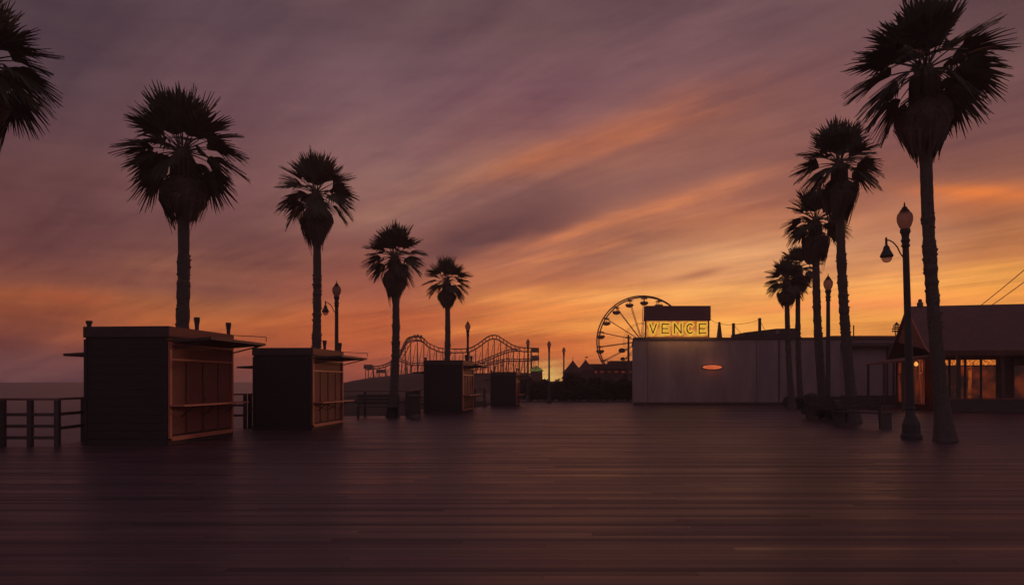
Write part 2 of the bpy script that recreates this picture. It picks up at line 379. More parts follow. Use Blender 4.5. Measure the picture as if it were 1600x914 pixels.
# ------------------------------------------------------------------ railings along the pier edge
def railing(pts, label, rails=(.14, .5), gap=1.25):
    c0 = Vector((pts[0][0], pts[0][1], 0))
    t = thing('pier_railing', label, 'railing', c0, 0, 'railings along the pier edge')
    mid = B(); top = B()
    for a, b in zip(pts[:-1], pts[1:]):
        a = Vector((a[0], a[1], 0)) - c0; b = Vector((b[0], b[1], 0)) - c0; L = (b - a).length; n = max(1, round(L / gap)); ang = math.atan2((b - a).y, (b - a).x); m = (a + b) / 2
        top.box((m.x, m.y, 1.065), (L + .1, .11, .05), ang)
        for z in rails: mid.box((m.x, m.y, z + .1), (L - .12, .045, .07), ang)
        for k in range(n + (1 if b == Vector((pts[-1][0], pts[-1][1], 0)) - c0 else 0)):
            p = a + (b - a) * (k / n); B().box((p.x, p.y, .52), (.1, .1, 1.04), ang).build('post', 'rail', t)
    mid.build('rail', 'rail', t); top.build('top_rail', 'rail_top', t)
railing([(-16.4, 16.6), (-10.25, 16.6)], 'dark wooden railing left of the nearest stall, ocean behind it', rails=(.1, .36, .62), gap=.62)
railing([(-10.35, 16.75), (-10.95, 22.95), (-8.45, 23.3)], 'railing running behind the nearest stall and showing in the gap before the second stall', rails=(.3, .62))
railing([(-8.35, 23.45), (-7.95, 31.0), (-4.5, 31.4)], 'railing right of the second stall, behind the bench and the third palm from the left', rails=(.5,), gap=1.9)
railing([(-4.45, 31.55), (-4.8, 38.1), (-2.65, 41.8), (-1.6, 42.6)], 'dark railing between the third stall and the smallest stall', rails=(.2, .55), gap=.6)

# ------------------------------------------------------------------ stalls
def make_stall():
    t = thing('market_stall', 'x', 'stall', group='closed stalls on the boardwalk')
    w, dp, h = .95, 1.45, 2.34
    b = B().box((0, 0, h / 2 + .03), (2 * w - .02, 2 * dp - .02, h - .06))
    for k in range(12):
        b.box((0, -dp + .002, .22 + k * .178), (2 * w - .03, .03, .172), m=Matrix.Rotation(R(5), 4, 'X'))
        b.box((-w + .002, 0, .22 + k * .178), (.03, 2 * dp - .05, .172), m=Matrix.Rotation(R(5), 4, 'Y'))
    for x in (-w + .03, w - .04): b.box((x, -dp - .02, h / 2 + .02), (.07, .035, h - .12))
    b.build('wall', 'stall_wall', t)
    for y in (-.72, .0, .72): B().box((w + .018, y, 1.02), (.022, .035, 1.62)).build('mullion', 'stall_roof', t)
    for y in (-.7, .1, .9): B().box((w + .034, y, .98), (.012, .10, .04)).build('hinge', 'dark_metal', t)
    B().box((0, 0, .06), (2 * w + .05, 2 * dp + .05, .12)).build('base', 'stall_wall', t)
    r = B().box((0, 0, h + .12), (2 * w + .06, 2 * dp + .06, .24)); r.build('roof', 'stall_roof', t, bevel=.01)
    B().box((w + .042, 0, h + .13), (.02, 2 * dp + .05, .2)).build('fascia', 'stall_red', t)
    for x, y, hh in ((-w + .06, -dp + .05, .13), (w - .05, -dp + 1.3, .30), (w - .05, dp - .06, .30)):
        B().lathe([(.045, h + .23), (.05, h + .24 + hh * .4), (.07, h + .24 + hh * .75), (.07, h + .24 + hh)], 8, (x, y, 0)).build('roof_post', 'dark_metal', t)
    # right (serving) side: panel, frame, counter
    B().box((w + .003, 0, 1.2), (.02, 2 * dp - .14, 1.94)).build('shutter', 'stall_red', t)
    f = B(); x = w + .03
    f.box((x, -dp + .04, 1.2), (.05, .08, 2.1)); f.box((x, dp - .04, 1.2), (.05, .08, 2.1))
    f.box((x, 0, .14), (.05, 2 * dp - .17, .09)); f.box((x, 0, 1.86), (.045, 2 * dp - .17, .045)); f.box((x, 0, 2.2), (.05, 2 * dp - .17, .05))
    f.build('frame', 'stall_trim', t)
    c = B().box((w + .22, .08, .86), (.34, 2 * dp + .2, .035)); c.build('counter', 'stall_trim', t)
    for y in (-1.0, 0, 1.0): B().tube([(w + .05, y, .6), (w + .33, y, .83)], .015, 6).build('counter_bracket', 'dark_metal', t)
    # raised hatch over the counter
    m = Matrix.Rotation(R(-4), 4, 'Y')
    B().box((w + .48, .05, h - .05), (.88, 2 * dp - .15, .06), m=m).build('hatch', 'stall_roof', t)
    for y in (-dp + .2, dp - .1): B().tube([(w + .06, y, 2.1), (w + .90, y, h - .04)], .018, 6).build('hatch_strut', 'dark_metal', t)
    hf = B(); z = h + .17
    for y in (dp - .02,): hf.tube([(w + .06, y, z + .05), (w + .93, y, z)], .01, 6); hf.tube([(w + .93, y, z), (w + .93, y, h + .05)], .01, 6)
    hf.build('hatch_frame', 'dark_metal', t)
    # smaller flap on the far side
    m = Matrix.Rotation(R(-3), 4, 'Y')
    B().box((-w - .30, -.2, 1.99), (.64, 2.2, .055), m=m).build('side_flap', 'stall_roof', t)
    return t
stall0 = make_stall()
for i, (px, Y, sc, rz, lab) in enumerate([
        (262, 16.85, 1.06, -5.5, 'largest and nearest dark market stall, far left, with red framed serving side'),
        (487, 22.2, .965, -5.5, 'second dark market stall, standing beneath the second palm from the left'),
        (722, 34.7, .965, -7, 'third dark stall in front of the roller coaster, plain black front'),
        (806, 44.0, .80, -6, 'smallest and farthest dark stall, right of the third one')]):
    o = stall0 if i == 0 else copy_tree(stall0)
    c = at(px, Y); a = R(rz); off = Vector((-.95 * sc, 1.45 * sc, 0)); off.rotate(Matrix.Rotation(a, 3, 'Z'))
    o.location = c + off; o.rotation_euler = (0, 0, a); o.scale = (sc, sc, sc); o['label'] = lab

# ------------------------------------------------------------------ palms
def fan_leaf(b, rng, p0, az_, el, Lp, Lb, droop):
    """petiole from p0, then a palmate blade of split segments; el = start elevation (rad)"""
    d = Vector((math.cos(az_) * math.cos(el), math.sin(az_) * math.cos(el), math.sin(el)))
    side = Vector((-math.sin(az_), math.cos(az_), 0))
    pts = []; p = Vector(p0); dd = d.copy()
    for k in range(5):
        pts.append(p.copy()); dd = (dd + Vector((0, 0, -.055 * droop * (1 + .5 * k)))).normalized(); p = p + dd * Lp / 4
    b.tube(pts, [.028, .022, .018, .015, .012], 4, cap=False)
    o = pts[-1]; f = (dd + Vector((0, 0, -.12 * droop))).normalized()
    roll = rng.uniform(-.5, .5); side = (side * math.cos(roll) + side.cross(f) * math.sin(roll)).normalized(); nrm = side.cross(f).normalized()
    if nrm.z < 0: nrm = -nrm
    n = 26
    for k in range(n):
        ph = R(-72 + 144 * (k + .5) / n) + rng.uniform(-.025, .025)
        L = Lb * (.50 + .50 * math.cos(ph * .95)) * rng.uniform(.88, 1.08)
        dr = f * math.cos(ph) + side * math.sin(ph)
        cup = .38 * math.sin(abs(ph))
        dr = (dr + nrm * cup).normalized()
        wdir = (f * -math.sin(ph) + side * math.cos(ph)).normalized()
        hw = L * math.tan(R(72) / n) * 1.25
        g = rng.uniform(.7, 1.5) * droop
        prof = []
        for u, wd in ((.04, .08), (.30, .30), (.50, .46), (.66, .30), (.84, .17), (1.0, .02)):
            c = o + dr * (L * u) + Vector((0, 0, -1)) * (L * (.02 + .70 * g * (.45 + .7 * abs(ph))) * max(0, u - .30) ** 1.5)
            if u > .6: c += wdir * rng.uniform(-.02, .02) * L
            prof.append((c + wdir * hw * wd * 2, c - wdir * hw * wd * 2, c + nrm * .012 * (1 if k % 2 else -1)))
        vs = []
        for l, r_, m_ in prof: vs += [l, m_, r_]
        fs = []
        for j in range(len(prof) - 1): a = j * 3; fs += [(a, a + 1, a + 4, a + 3), (a + 1, a + 2, a + 5, a + 4)]
        b.add(vs, fs)
def make_palm(label, px0, Y, px1, hub_py, s, seed, r0=.20, r1=.14, skirt=1.0, leaves=26, group='tall fan palms lining the boardwalk'):
    rng = random.Random(seed)
    base = at(px0, Y); hub = at(px1, Y, hub_py); H = hub.z; dxx = hub.x - base.x
    t = thing('fan_palm', label, 'palm tree', base, 0, group)
    # trunk: rough, ringed, slightly bowed, stubs of old leaf bases
    pts = []; rs = []; n = int(H / .11)
    for k in range(n + 1):
        u = k / n; z = u * H
        bow = math.sin(u * math.pi) * .10 * rng.choice((1, 1)) * (1 if dxx >= 0 else -1)
        pts.append((dxx * u + bow, .12 * math.sin(u * 2.2 + seed), z))
        flare = .13 * math.exp(-z / .45)
        stub = (.022 if (.35 < u < .62 + .05 * math.sin(seed)) else .006) * rng.uniform(-.6, 1)
        rs.append(r0 + (r1 - r0) * u + flare + stub)
    tb = B(); tb.tube(pts, rs, 12)
    for k in range(70):
        u = rng.uniform(.3, .66); i = int(u * n); a = rng.uniform(0, 6.28); c = Vector(pts[i]); r = rs[i]
        q = c + Vector((math.cos(a), math.sin(a), 0)) * (r - .01); e = c + Vector((math.cos(a), math.sin(a), 0)) * (r + rng.uniform(.005, .03)) + Vector((0, 0, .05))
        tb.tube([q, e], [.03, .012], 4)
    tb.build('trunk', 'trunk', t, smooth=False)
    hb = Vector(pts[-1])
    # crown of live fans
    cb = B(); ga = 2.39996
    for k in range(leaves + 5):
        u = (k + .5) / (leaves + 5)
        el = R(88 - 124 * u) + rng.uniform(-.10, .10); a = k * ga + rng.uniform(-.25, .25) + seed
        a -= min(.38, .6 * u) * math.sin(2 * a)        # outer fans grow mostly along the row, the wind side stays thin
        p0 = hb + Vector((math.cos(a) * .10, math.sin(a) * .10, .22 - .30 * u)) * s
        fan_leaf(cb, rng, p0, a, el, s * rng.uniform(.60, .80) * (.72 if u < .38 else 1), s * rng.uniform(1.12, 1.38) * (1 - .16 * u) * (1.1 if u < .38 else 1), .10 + .72 * u)
    cb.build('crown', 'leaf', t)
    # skirt of dead fans hanging round the trunk
    sb = B()
    for k in range(64):
        a = k * ga + rng.uniform(-.2, .2); lev = k / 64
        z0 = (-.58 - .50 * lev * skirt) * s
        p0 = hb + Vector((math.cos(a) * .14, math.sin(a) * .14, z0)) * 1.0
        p0 = hb + Vector((math.cos(a) * .14 * s, math.sin(a) * .14 * s, z0))
        out = (.58 - .20 * lev) * s * rng.uniform(.70, 1.18)
        top = p0 + Vector((math.cos(a) * out, math.sin(a) * out, (-.26 + .04 * lev) * s))
        sb.tube([p0, (p0 + top) / 2 + Vector((0, 0, .07 * s)), top], [.02, .018, .015], 4, cap=False)
        side = Vector((-math.sin(a), math.cos(a), 0)); rad = Vector((math.cos(a), math.sin(a), 0))
        lob = (1 + .28 * math.sin(2 * a + seed)) * rng.uniform(.8, 1.15)
        for j in range(15):
            v = (j - 7) / 7; L = s * rng.uniform(.55, 1.05) * (1 - .22 * v * v) * lob * skirt
            q0 = top - rad * .05 * s + side * v * .08 * s
            q1 = top + side * v * .25 * s + rad * (.07 - .10 * abs(v)) * s + Vector((0, 0, -L * .42))
            q2 = top + side * v * (.20 + rng.uniform(-.05, .05)) * s - rad * (.20 + rng.uniform(-.06, .08)) * s + Vector((0, 0, -L))
            ww = side * .035 * s
            sb.add([q0 - ww * .5, q0 + ww * .5, q1 + ww, q1 - ww, q2 + ww * .25, q2 - ww * .25], [(0, 1, 2, 3), (3, 2, 4, 5)])
    for k in range(16):                    # dead leaf bases packed under the crown
        a = k * ga; p = hb + Vector((math.cos(a) * .12, math.sin(a) * .12, .05)) * s
        sb.tube([p, p + Vector((math.cos(a) * .16 * s, math.sin(a) * .16 * s, -.30 * s)), p + Vector((math.cos(a) * .20 * s, math.sin(a) * .20 * s, -.85 * s))], [.07 * s, .08 * s, .05 * s], 5)
    core = [(.12 * s, .15 * s), (.17 * s, -.05 * s), (.19 * s, -.60 * s), (.42 * s, -.90 * s), (.40 * s, -1.2 * s), (.28 * s, -1.5 * s * skirt), (.16 * s, -1.65 * s * skirt)]
    cv = B().lathe(core[::-1], 14, hb); sb.add(cv.v, cv.f)
    sb.build('dead_fronds', 'dead', t)
    return t
make_palm('palm cut off by the left edge, only drooping fans visible', -34, 16.1, -34, 98, .80, 11)
make_palm('large palm rising behind the nearest stall at far left', 274, 21.3, 288, 240, .95, 2, .20, .14, .95, 29)
make_palm('palm rising behind the second stall from the left', 490, 27.6, 495, 304, .82, 3, .18, .135, 1.05, 25)
make_palm('short palm beside the bench, third from the left', 614, 30.5, 617, 402, .72, 4, .18, .125, 1.15, 22)
make_palm('small palm rising behind the third stall', 695, 39.2, 698, 440, .70, 5, .17, .12, .85, 20)
make_palm('tallest thick palm at far right, in front of the lit building', 1476, 18.0, 1449, 108, .98, 6, .165, .125, .95, 31)
make_palm('palm with a big round skirt, left of the tall double-lamp post', 1336, 26.0, 1312, 257, .80, 7, .18, .135, 1.15, 26)
make_palm('palm close beside the slim lamp post, partly behind the bigger palm', 1290, 30.6, 1273, 346, .74, 8, .18, .135, 1.1, 21)
make_palm('distant palm against the long wall, second from the left of the right row', 1252, 40.5, 1246, 420, .66, 9, .15, .12, 1.0, 22)
make_palm('smallest distant palm, leftmost of the right row', 1237, 39.6, 1229, 440, .66, 10, .16, .12, .9, 23)

# ------------------------------------------------------------------ street lamps
def make_lamp(arm):
    t = thing('street_lamp', 'x', 'street lamp', group='old fashioned lamp posts on the boardwalk')
    B().lathe([(.27, 0), (.27, .10), (.23, .13), (.22, .38), (.17, .50), (.125, .62), (.115, .75), (.14, .78), (.12, .82)], 8).build('base', 'dark_metal', t)
    B().lathe([(.105, .82), (.10, 1.5), (.085, 3.5), (.078, 4.95), (.11, 5.0), (.085, 5.06), (.115, 5.14), (.085, 5.2), (.10, 5.3), (.13, 5.36), (.12, 5.44)], 16).build('pole', 'dark_metal', t, smooth=False)
    B().lathe([(.10, 5.44), (.15, 5.52), (.19, 5.64), (.195, 5.74), (.17, 5.83), (.12, 5.88)], 20).build('globe', 'globe', t, smooth=True)
    B().lathe([(.125, 5.875), (.12, 5.90), (.075, 5.96), (.06, 6.0), (.02, 6.03), (.022, 6.07), (.004, 6.15)], 12).build('cap', 'lamp_cap', t)
    if arm:
        pts = [(-.08, 0, 4.62)] + [(-.08 - .40 * math.sin(u) , 0, 4.62 + .42 * (1 - math.cos(u)) ) for u in ()]
        pts = [(-.08, 0, 4.72), (-.14, 0, 4.80), (-.22, 0, 4.98), (-.32, 0, 5.10), (-.42, 0, 5.16), (-.49, 0, 5.16)]
        B().tube(pts, .018, 8).build('arm', 'dark_metal', t)
        B().tube([(-.08, 0, 4.72), (-.02, 0, 4.72)], .03, 8).build('arm_collar', 'dark_metal', t)
        h = B().lathe([(.15, 4.72), (.165, 4.76), (.13, 4.83), (.085, 4.92), (.07, 4.99), (.03, 5.04), (.028, 5.20), (.015, 5.24)], 16, (-.50, 0, 0)).build('hanging_shade', 'dark_metal', t)
        B().lathe([(.02, 4.58), (.08, 4.60), (.12, 4.66), (.135, 4.718)], 16, (-.50, 0, 0)).build('glass_bowl', 'bell_glass', h, smooth=True)
    return t
la = make_lamp(True); lb = make_lamp(False)
def put_lamp(src, first, px, Y, py_top, lab, lean=0, rz=0):
    o = src if first else copy_tree(src)
    o.location = at(px, Y); sc = (EYE + (HZ - py_top) / F * Y) / 6.15; o.scale = (sc,) * 3
    o.rotation_euler = (0, lean, rz); o['label'] = lab
put_lamp(la, True, 1424, 18.95, 315, 'big lamp post at right with a globe on top and a hanging bell lamp', R(-1.7))
put_lamp(la, False, 526, 30.0, 438, 'lamp post behind the second stall with a small lamp hanging at its left')
put_lamp(lb, True, 1294, 30.0, 427, 'slim globe lamp post standing between two palms at right')
put_lamp(lb, False, 731, 40.6, 500, 'distant globe lamp rising behind the right corner of the third stall')
put_lamp(lb, False, 825, 55.0, 528, 'dark distant lamp post behind the smallest stall, against the coaster end')
put_lamp(lb, False, 858, 51.5, 531, 'thin lone distant lamp post standing where the sky glows brightest')
put_lamp(lb, False, 881, 58.5, 541, 'farthest thin lamp post, left of the peaked pavilion roofs')

# ------------------------------------------------------------------ benches, bin, shrubs
def make_bench():
    t = thing('park_bench', 'x', 'bench', group='dark benches on the boardwalk')
    s = B()
    for k in range(4): s.box((0, -.22 + k * .13, .45), (1.7, .11, .035))
    s.build('seat', 'wood_dark', t)
    b = B()
    for k in range(3): b.box((0, .26 + k * .03, .60 + k * .14), (1.7, .03, .11))
    b.build('backrest', 'wood_dark', t)
    for x in (-.8, .8):
        B().box((x, 0, .215), (.07, .5, .43)).box((x, .27, .55), (.06, .08, .72), m=Matrix.Rotation(R(-8), 4, 'X')).box((x, -.05, .66), (.06, .5, .05)).build('leg', 'dark_metal', t)
    return t
bench = make_bench()
for i, (px, Y, rz, sc, lab) in enumerate([(591, 30.0, 8, 1.0, 'dark bench left of the short third palm, backed by the railing'),
                                     (1346, 23.8, 118, 1.05, 'dark bench right of the skirted palm, beside the tall lamp post'),
                                     (1296, 27.6, 130, .95, 'dark bench at the foot of the palm beside the slim lamp post')]):
    o = bench if i == 0 else copy_tree(bench); o.location = at(px, Y); o.rotation_euler = (0, 0, R(rz)); o.scale = (sc,) * 3; o['label'] = lab
t = thing('trash_bin', 'square dark litter bin between the short palm and the third stall', 'litter bin', at(648, 30.2), R(6))
b = B().box((0, 0, .50), (.50, .50, .70))
for k in range(5): b.box((-.2 + k * .1, -.262, .5), (.07, .02, .68))
b.build('body', 'wood_dark', t); B().box((0, 0, .90), (.60, .60, .08), taper=.85).build('lid', 'dark_metal', t, bevel=.01)
for x in (-.2, .2):
    for y in (-.2, .2): B().box((x, y, .075), (.06, .06, .15)).build('foot', 'dark_metal', t)

def leafy(b, rng, c, rx, ry, rz, n, sz):
    for _ in range(n):
        while True:
            p = Vector((rng.uniform(-1, 1), rng.uniform(-1, 1), rng.uniform(-1, 1)))
            if .2 < p.length < 1: break
        p = p.normalized() * (p.length ** .5)
        q = Vector(c) + Vector((p.x * rx, p.y * ry, p.z * rz)) * (1 + .25 * mnoise.noise(p * 2.3 + Vector(c)))
        if q.z < .02: q.z = .02 + rng.random() * .1
        a = Vector((rng.uniform(-1, 1), rng.uniform(-1, 1), rng.uniform(-.6, 1))).normalized(); s_ = a.cross(Vector((rng.uniform(-1, 1), rng.uniform(-1, 1), rng.uniform(-1, 1)))).normalized()
        L = sz * rng.uniform(.6, 1.3)
        b.add([q - a * L, q + s_ * L * .35, q + a * L, q - s_ * L * .35], [(0, 1, 2, 3)])
def make_shrub(px, Y, w, h, lab, seed, group=None, z0=0):
    rng = random.Random(seed); t = thing('shrub', lab, 'shrub', at(px, Y) + Vector((0, 0, z0)), 0, group)
    b = B(); k = max(3, int(w * 3))
    for i in range(k):
        x = (i + .5) / k * w - w / 2 + rng.uniform(-.1, .1); hh = h * rng.uniform(.65, 1.0)
        leafy(b, rng, (x, rng.uniform(-.15, .15), hh * .55), .33 * max(1, w / 3), .3, hh * .48, 260, .085 * max(1, h))
    b.build('foliage', 'shrub', t)
    s = B()
    for i in range(5): s.tube([(rng.uniform(-.1, .1) * w, 0, 0), (rng.uniform(-.4, .4) * w, rng.uniform(-.1, .1), h * .7)], [.03, .012], 5)
    s.build('stems', 'stem', t)
make_shrub(1281, 29.3, .9, .95, 'low bush left of the bench at the slim lamp post', 1)
make_shrub(1312, 26.4, .8, .6, 'bush at the foot of the palm with the big round skirt', 2)
make_shrub(1277, 40, .9, 1.0, 'low bush against the long wall beside the distant palms', 3)
make_shrub(1240, 39.8, .9, .7, 'small bush at the feet of the two distant palms', 6)

# ------------------------------------------------------------------ long building with the neon sign
Yb = 46.0
x0, x1 = at(990, Yb).x, at(1313, Yb).x; zt = EYE + (HZ - 530) / F * Yb
t = thing('long_building', 'long windowless mauve stucco building below the yellow sign', 'building', (0, 0, 0))
bx = x0 * (Yb + 9) / Yb - .1
wb = B().prism([(x0, Yb), (x1, Yb), (x1, Yb + 9), (bx, Yb + 9)], 0, zt).build('wall', 'stucco', t, bevel=.02)
B().prism([(x0 - .04, Yb - .05), (x1 + .04, Yb - .05), (x1 + .04, Yb + 9.05), (bx - .04, Yb + 9.05)], zt - .03, zt + .11).build('coping', 'coping', t)
for px in (1012, 1182, 1217):
    x = at(px, Yb).x; B().tube([(x, Yb - .04, .1), (x, Yb - .04, zt - .05)], .035 if px == 1217 else .012, 6).build('drainpipe', 'coping', t)
B().box(((x0 + x1) / 2, Yb - .03, .1), (x1 - x0, .06, .2)).build('plinth', 'coping', t)
xa, xb = at(1163, Yb + 3).x, at(1243, Yb + 3).x; z0, z1_ = zt + .1, EYE + (HZ - 517) / F * (Yb + 3)
rb = B().add([(xa, Yb + 3, z0), (xb, Yb + 3, z0), (xb, Yb + 3, z1_ + .18), ((xa + xb) / 2 + .4, Yb + 3, z1_ + .15), (xa, Yb + 3, z1_ - .1),
              (xa, Yb + 6, z0), (xb, Yb + 6, z0), (xb, Yb + 6, z1_ + .18), ((xa + xb) / 2 + .4, Yb + 6, z1_ + .15), (xa, Yb + 6, z1_ - .1)],
             [(0, 1, 2, 3, 4), (9, 8, 7, 6, 5), (0, 5, 6, 1), (1, 6, 7, 2), (2, 7, 8, 3), (3, 8, 9, 4), (4, 9, 5, 0)]).build('roof_hut', 'coping', t)
# oval wall lamp
p = at(1113, Yb - .06, 573.5)
t = thing('wall_lamp', 'wide oval glowing orange lamp on the long building wall', 'wall lamp', p)
B().lathe([(.02, -.03), (.6, -.03), (.6, .0), (.02, .0)], 28).build('backplate', 'dark_metal', t).matrix_local = Matrix.Rotation(R(90), 4, 'X') @ Matrix.Diagonal((1.12, .30, 1, 1))
ov = B().lathe([(.60, 0), (.58, .06), (.45, .13), (.2, .17), (.02, .18)], 28).build('diffuser', 'oval', t, smooth=True)
ov.matrix_local = Matrix.Rotation(R(90), 4, 'X') @ Matrix.Diagonal((1.02, .22, 1, 1))
L = bpy.data.lights.new('wall_lamp_light', 'POINT'); L.energy = 2.2; L.color = (1, .32, .12); L.shadow_soft_size = .12
Lo = bpy.data.objects.new('wall_lamp_light', L); COL.objects.link(Lo); Lo.parent = t; Lo.location = (0, -.45, 0)
# roof posts with guys
def roof_post(px, py, w, lab, guy=None, taper=False):
    Y = Yb + 1.2; a = at(px, Y); h = EYE + (HZ - py) / F * Y - zt - .11
    t = thing('roof_post', lab, 'post', (a.x, Y, zt + .11), 0, 'posts on the long flat roof')
    B().box((0, 0, h / 2), (w, w, h), taper=.35 if taper else .95).build('pole', 'dark_metal', t)
    B().box((0, 0, .03), (w * 1.5, w * 1.5, .06)).build('base', 'dark_metal', t)
    if guy: B().tube([(0, 0, h * .92), (guy, .1, .03)], .015, 5).build('guy_wire', 'dark_metal', t)
roof_post(1124, 503, .30, 'tapering spike post on the roof right of the sign', taper=True)
roof_post(1146, 505, .16, 'middle post of the long roof, with a guy wire', .75)
roof_post(1187, 497, .16, 'tallest rooftop post, above the roof hut, with a slanting guy wire', .62)
p = at(1215, Yb + 1.0, 520); t = thing('roof_light', 'small round pale light on the flat roof beside the distant palms', 'light', (p.x, p.y, zt + .11))
B().tube([(0, 0, 0), (0, 0, p.z - zt - .2)], .03, 6).build('stem', 'dark_metal', t); B().lathe([(.03, -.12), (.11, -.06), (.12, 0), (.08, .09), (.02, .13), (.01, .22)], 12, (0, 0, p.z - zt - .05)).build('globe', 'globe', t, smooth=True)
t = thing('overhead_cable', 'thin cable strung between the rooftop posts', 'cable'); Y = Yb + 1.2
pl = [at(1109, Y, 498), at(1124, Y, 505), at(1146, Y, 507), at(1187, Y, 500)]
cb = B()
for a, b_ in zip(pl[:-1], pl[1:]): cb.tube([a.lerp(b_, u) - Vector((0, 0, .25 * u * (1 - u))) for u in (0, .25, .5, .75, 1)], .012, 4)
cb.build('wire', 'dark_metal', t)
# sign
Ys = Yb + .9
sx0, sx1 = at(1008.5, Ys).x, at(1110, Ys).x; zr0, zr1 = at(0, Ys, 501).z, at(0, Ys, 478).z
t = thing('neon_sign', 'yellow glowing VENCE letters under a dark box roof on the long building', 'sign', ((sx0 + sx1) / 2, Ys, zt + .11))
w = sx1 - sx0; h0 = zr0 - zt - .11; h1 = zr1 - zt - .11
B().box((0, .25, (h0 + h1) / 2), (w, .7, h1 - h0)).build('roof', 'signroof', t, bevel=.015)
B().box((-.04, .12, (h0 + .07) / 2), (w - .2, .06, h0 - .10)).build('board', 'board', t)
for x in (-w / 2 + .03, w / 2 - .08): B().box((x, .12, h0 / 2), (.08, .08, h0)).build('post', 'dark_metal', t)
B().box((.0, .10, .05), (w - .25, .1, .1)).build('ledge', 'cafe_red', t)
GLY = {'V': [[(0, 1), (.5, 0), (1, 1)]], 'E': [[(1, 1), (0, 1), (0, 0), (1, 0)], [(0, .5), (.85, .5)]], 'N': [[(0, 0), (0, 1), (1, 0), (1, 1)]],
       'C': [[(.5 + .5 * math.cos(R(a)), .5 + .5 * math.sin(R(a))) for a in range(50, 311, 20)]]}
def strokes(b, pts, w_, d_, y):
    for (xa_, za_), (xb_, zb_) in zip(pts[:-1], pts[1:]):
        L = math.hypot(xb_ - xa_, zb_ - za_); a = math.atan2(zb_ - za_, xb_ - xa_)
        b.box(((xa_ + xb_) / 2, y, (za_ + zb_) / 2), (L + w_ * .9, d_, w_), m=Matrix.Rotation(-a, 4, 'Y'))
pitch = w / 5.25
for i, ch in enumerate('VENCE'):
    lx = -w / 2 + .27 + i * pitch; lw = .42; lh = .58; lz = .33
    outer = B(); core = B()
    for s_i, st in enumerate(GLY[ch]):
        pp = [(lx + a * lw, lz + c * lh) for a, c in st]
        strokes(outer, pp, .27, .05, .03 - s_i * .004); strokes(core, pp, .065, .03, -.022 - s_i * .004)
    lt = outer.build('letter', 'letter', t); core.build('letter_tube', 'letter_edge', lt)

sl_ = bpy.data.lights.new('sign_light', 'AREA'); sl_.shape = 'RECTANGLE'; sl_.size = 3.8; sl_.size_y = .5; sl_.energy = 34; sl_.color = (1, .50, .12)
slo = bpy.data.objects.new('sign_light', sl_); COL.objects.link(slo); slo.parent = t; slo.location = (0, -1.15, .55); slo.rotation_euler = (R(14), 0, 0)

# annex and cafe building
Yx = 47.5; xa, xb = x1 + .05, at(1470, Yx).x; zx = EYE + (HZ - 528) / F * Yx
t = thing('annex_building', 'low pale stucco annex between the long building and the lit cafe', 'building')
B().box(((xa + xb) / 2, Yx + 5, zx / 2), (xb - xa, 10, zx)).build('wall', 'stucco2', t)
B().box(((xa + xb) / 2, Yx + 4.9, zx + .05), (xb - xa, 10.3, .16)).build('roof', 'cafe_red', t)
B().box(((xa + xb) / 2, Yx - .3, zx - .45), (xb - xa - .2, .6, .08), m=Matrix.Rotation(R(18), 4, 'X')).build('awning', 'coping', t)
B().box(((xa + xb) / 2, Yx - .04, .3), (xb - xa, .08, .6)).build('plinth', 'coping', t)
for px in (1386, 1396): B().box((at(px, Yx).x, Yx - .05, zx * .45), (.09, .06, zx * .85)).build('pilaster', 'coping', t)
B().tube([(at(1345, Yx).x, Yx + 1, zx), (at(1345, Yx).x, Yx + 1, zx + .9)], .04, 6).build('vent_pipe', 'dark_metal', t)
# rooftop cupola thing
p = at(1401, Yx + 3); t = thing('roof_cupola', 'small round latticed cupola on a stalk on the annex roof', 'cupola', (p.x, p.y, zx + .12))
hc = EYE + (HZ - 503) / F * (Yx + 3) - zx - .12
for a in range(4): B().tube([(.10 * math.cos(a * 1.57), .10 * math.sin(a * 1.57), 0), (.10 * math.cos(a * 1.57), .10 * math.sin(a * 1.57), hc * .5)], .02, 5).build('leg', 'dark_metal', t)
for z, r in ((.42, .32), (.56, .30), (.68, .24)): B().lathe([(r, z * hc), (r * 1.02, z * hc + .02), (r * .8, z * hc + .07)], 12).build('tier', 'lamp_cap', t)
cg = B()
for a in range(8): cg.tube([(.28 * math.cos(a * .785), .28 * math.sin(a * .785), .42 * hc), (.2 * math.cos(a * .785), .2 * math.sin(a * .785), .8 * hc)], .012, 4)
cg.build('cage', 'dark_metal', t)
B().lathe([(.22, hc * .8), (.10, hc * .9), (.02, hc)], 12).build('cap', 'lamp_cap', t)

ca = R(-14); C0 = at(1456, 36.0)
t = thing('lit_cafe', 'dark gabled cafe with warm lit windows at the right edge', 'building', C0, ca)
LW, DP, ze, zr = 12.0, 8.0, 3.05, 5.55; wy = 1.1
B().box((LW / 2 + .15, wy + (DP - wy) / 2, ze / 2 - .1), (LW - .3, DP - wy - .1, ze - .2)).build('wall', 'cafe_wall', t)
# main roof (gable with slightly flared eave)
prof = [(-.15, ze - .12), (.5, ze + .12), (1.6, ze + .85), (DP / 2, zr), (DP - 1.6, ze + .85), (DP + .15, ze - .12)]
low = [(y, z - .14) for y, z in prof]
n = len(prof); vs = [(x, y, z) for x in (-.12, LW) for y, z in prof + low[::-1]]
fs = [tuple(range(2 * n - 1, -1, -1)), tuple(range(2 * n, 4 * n))] + [(k, (k + 1) % (2 * n), 2 * n + (k + 1) % (2 * n), 2 * n + k) for k in range(2 * n)]
B().add(vs, fs).build('roof', 'shingle', t)
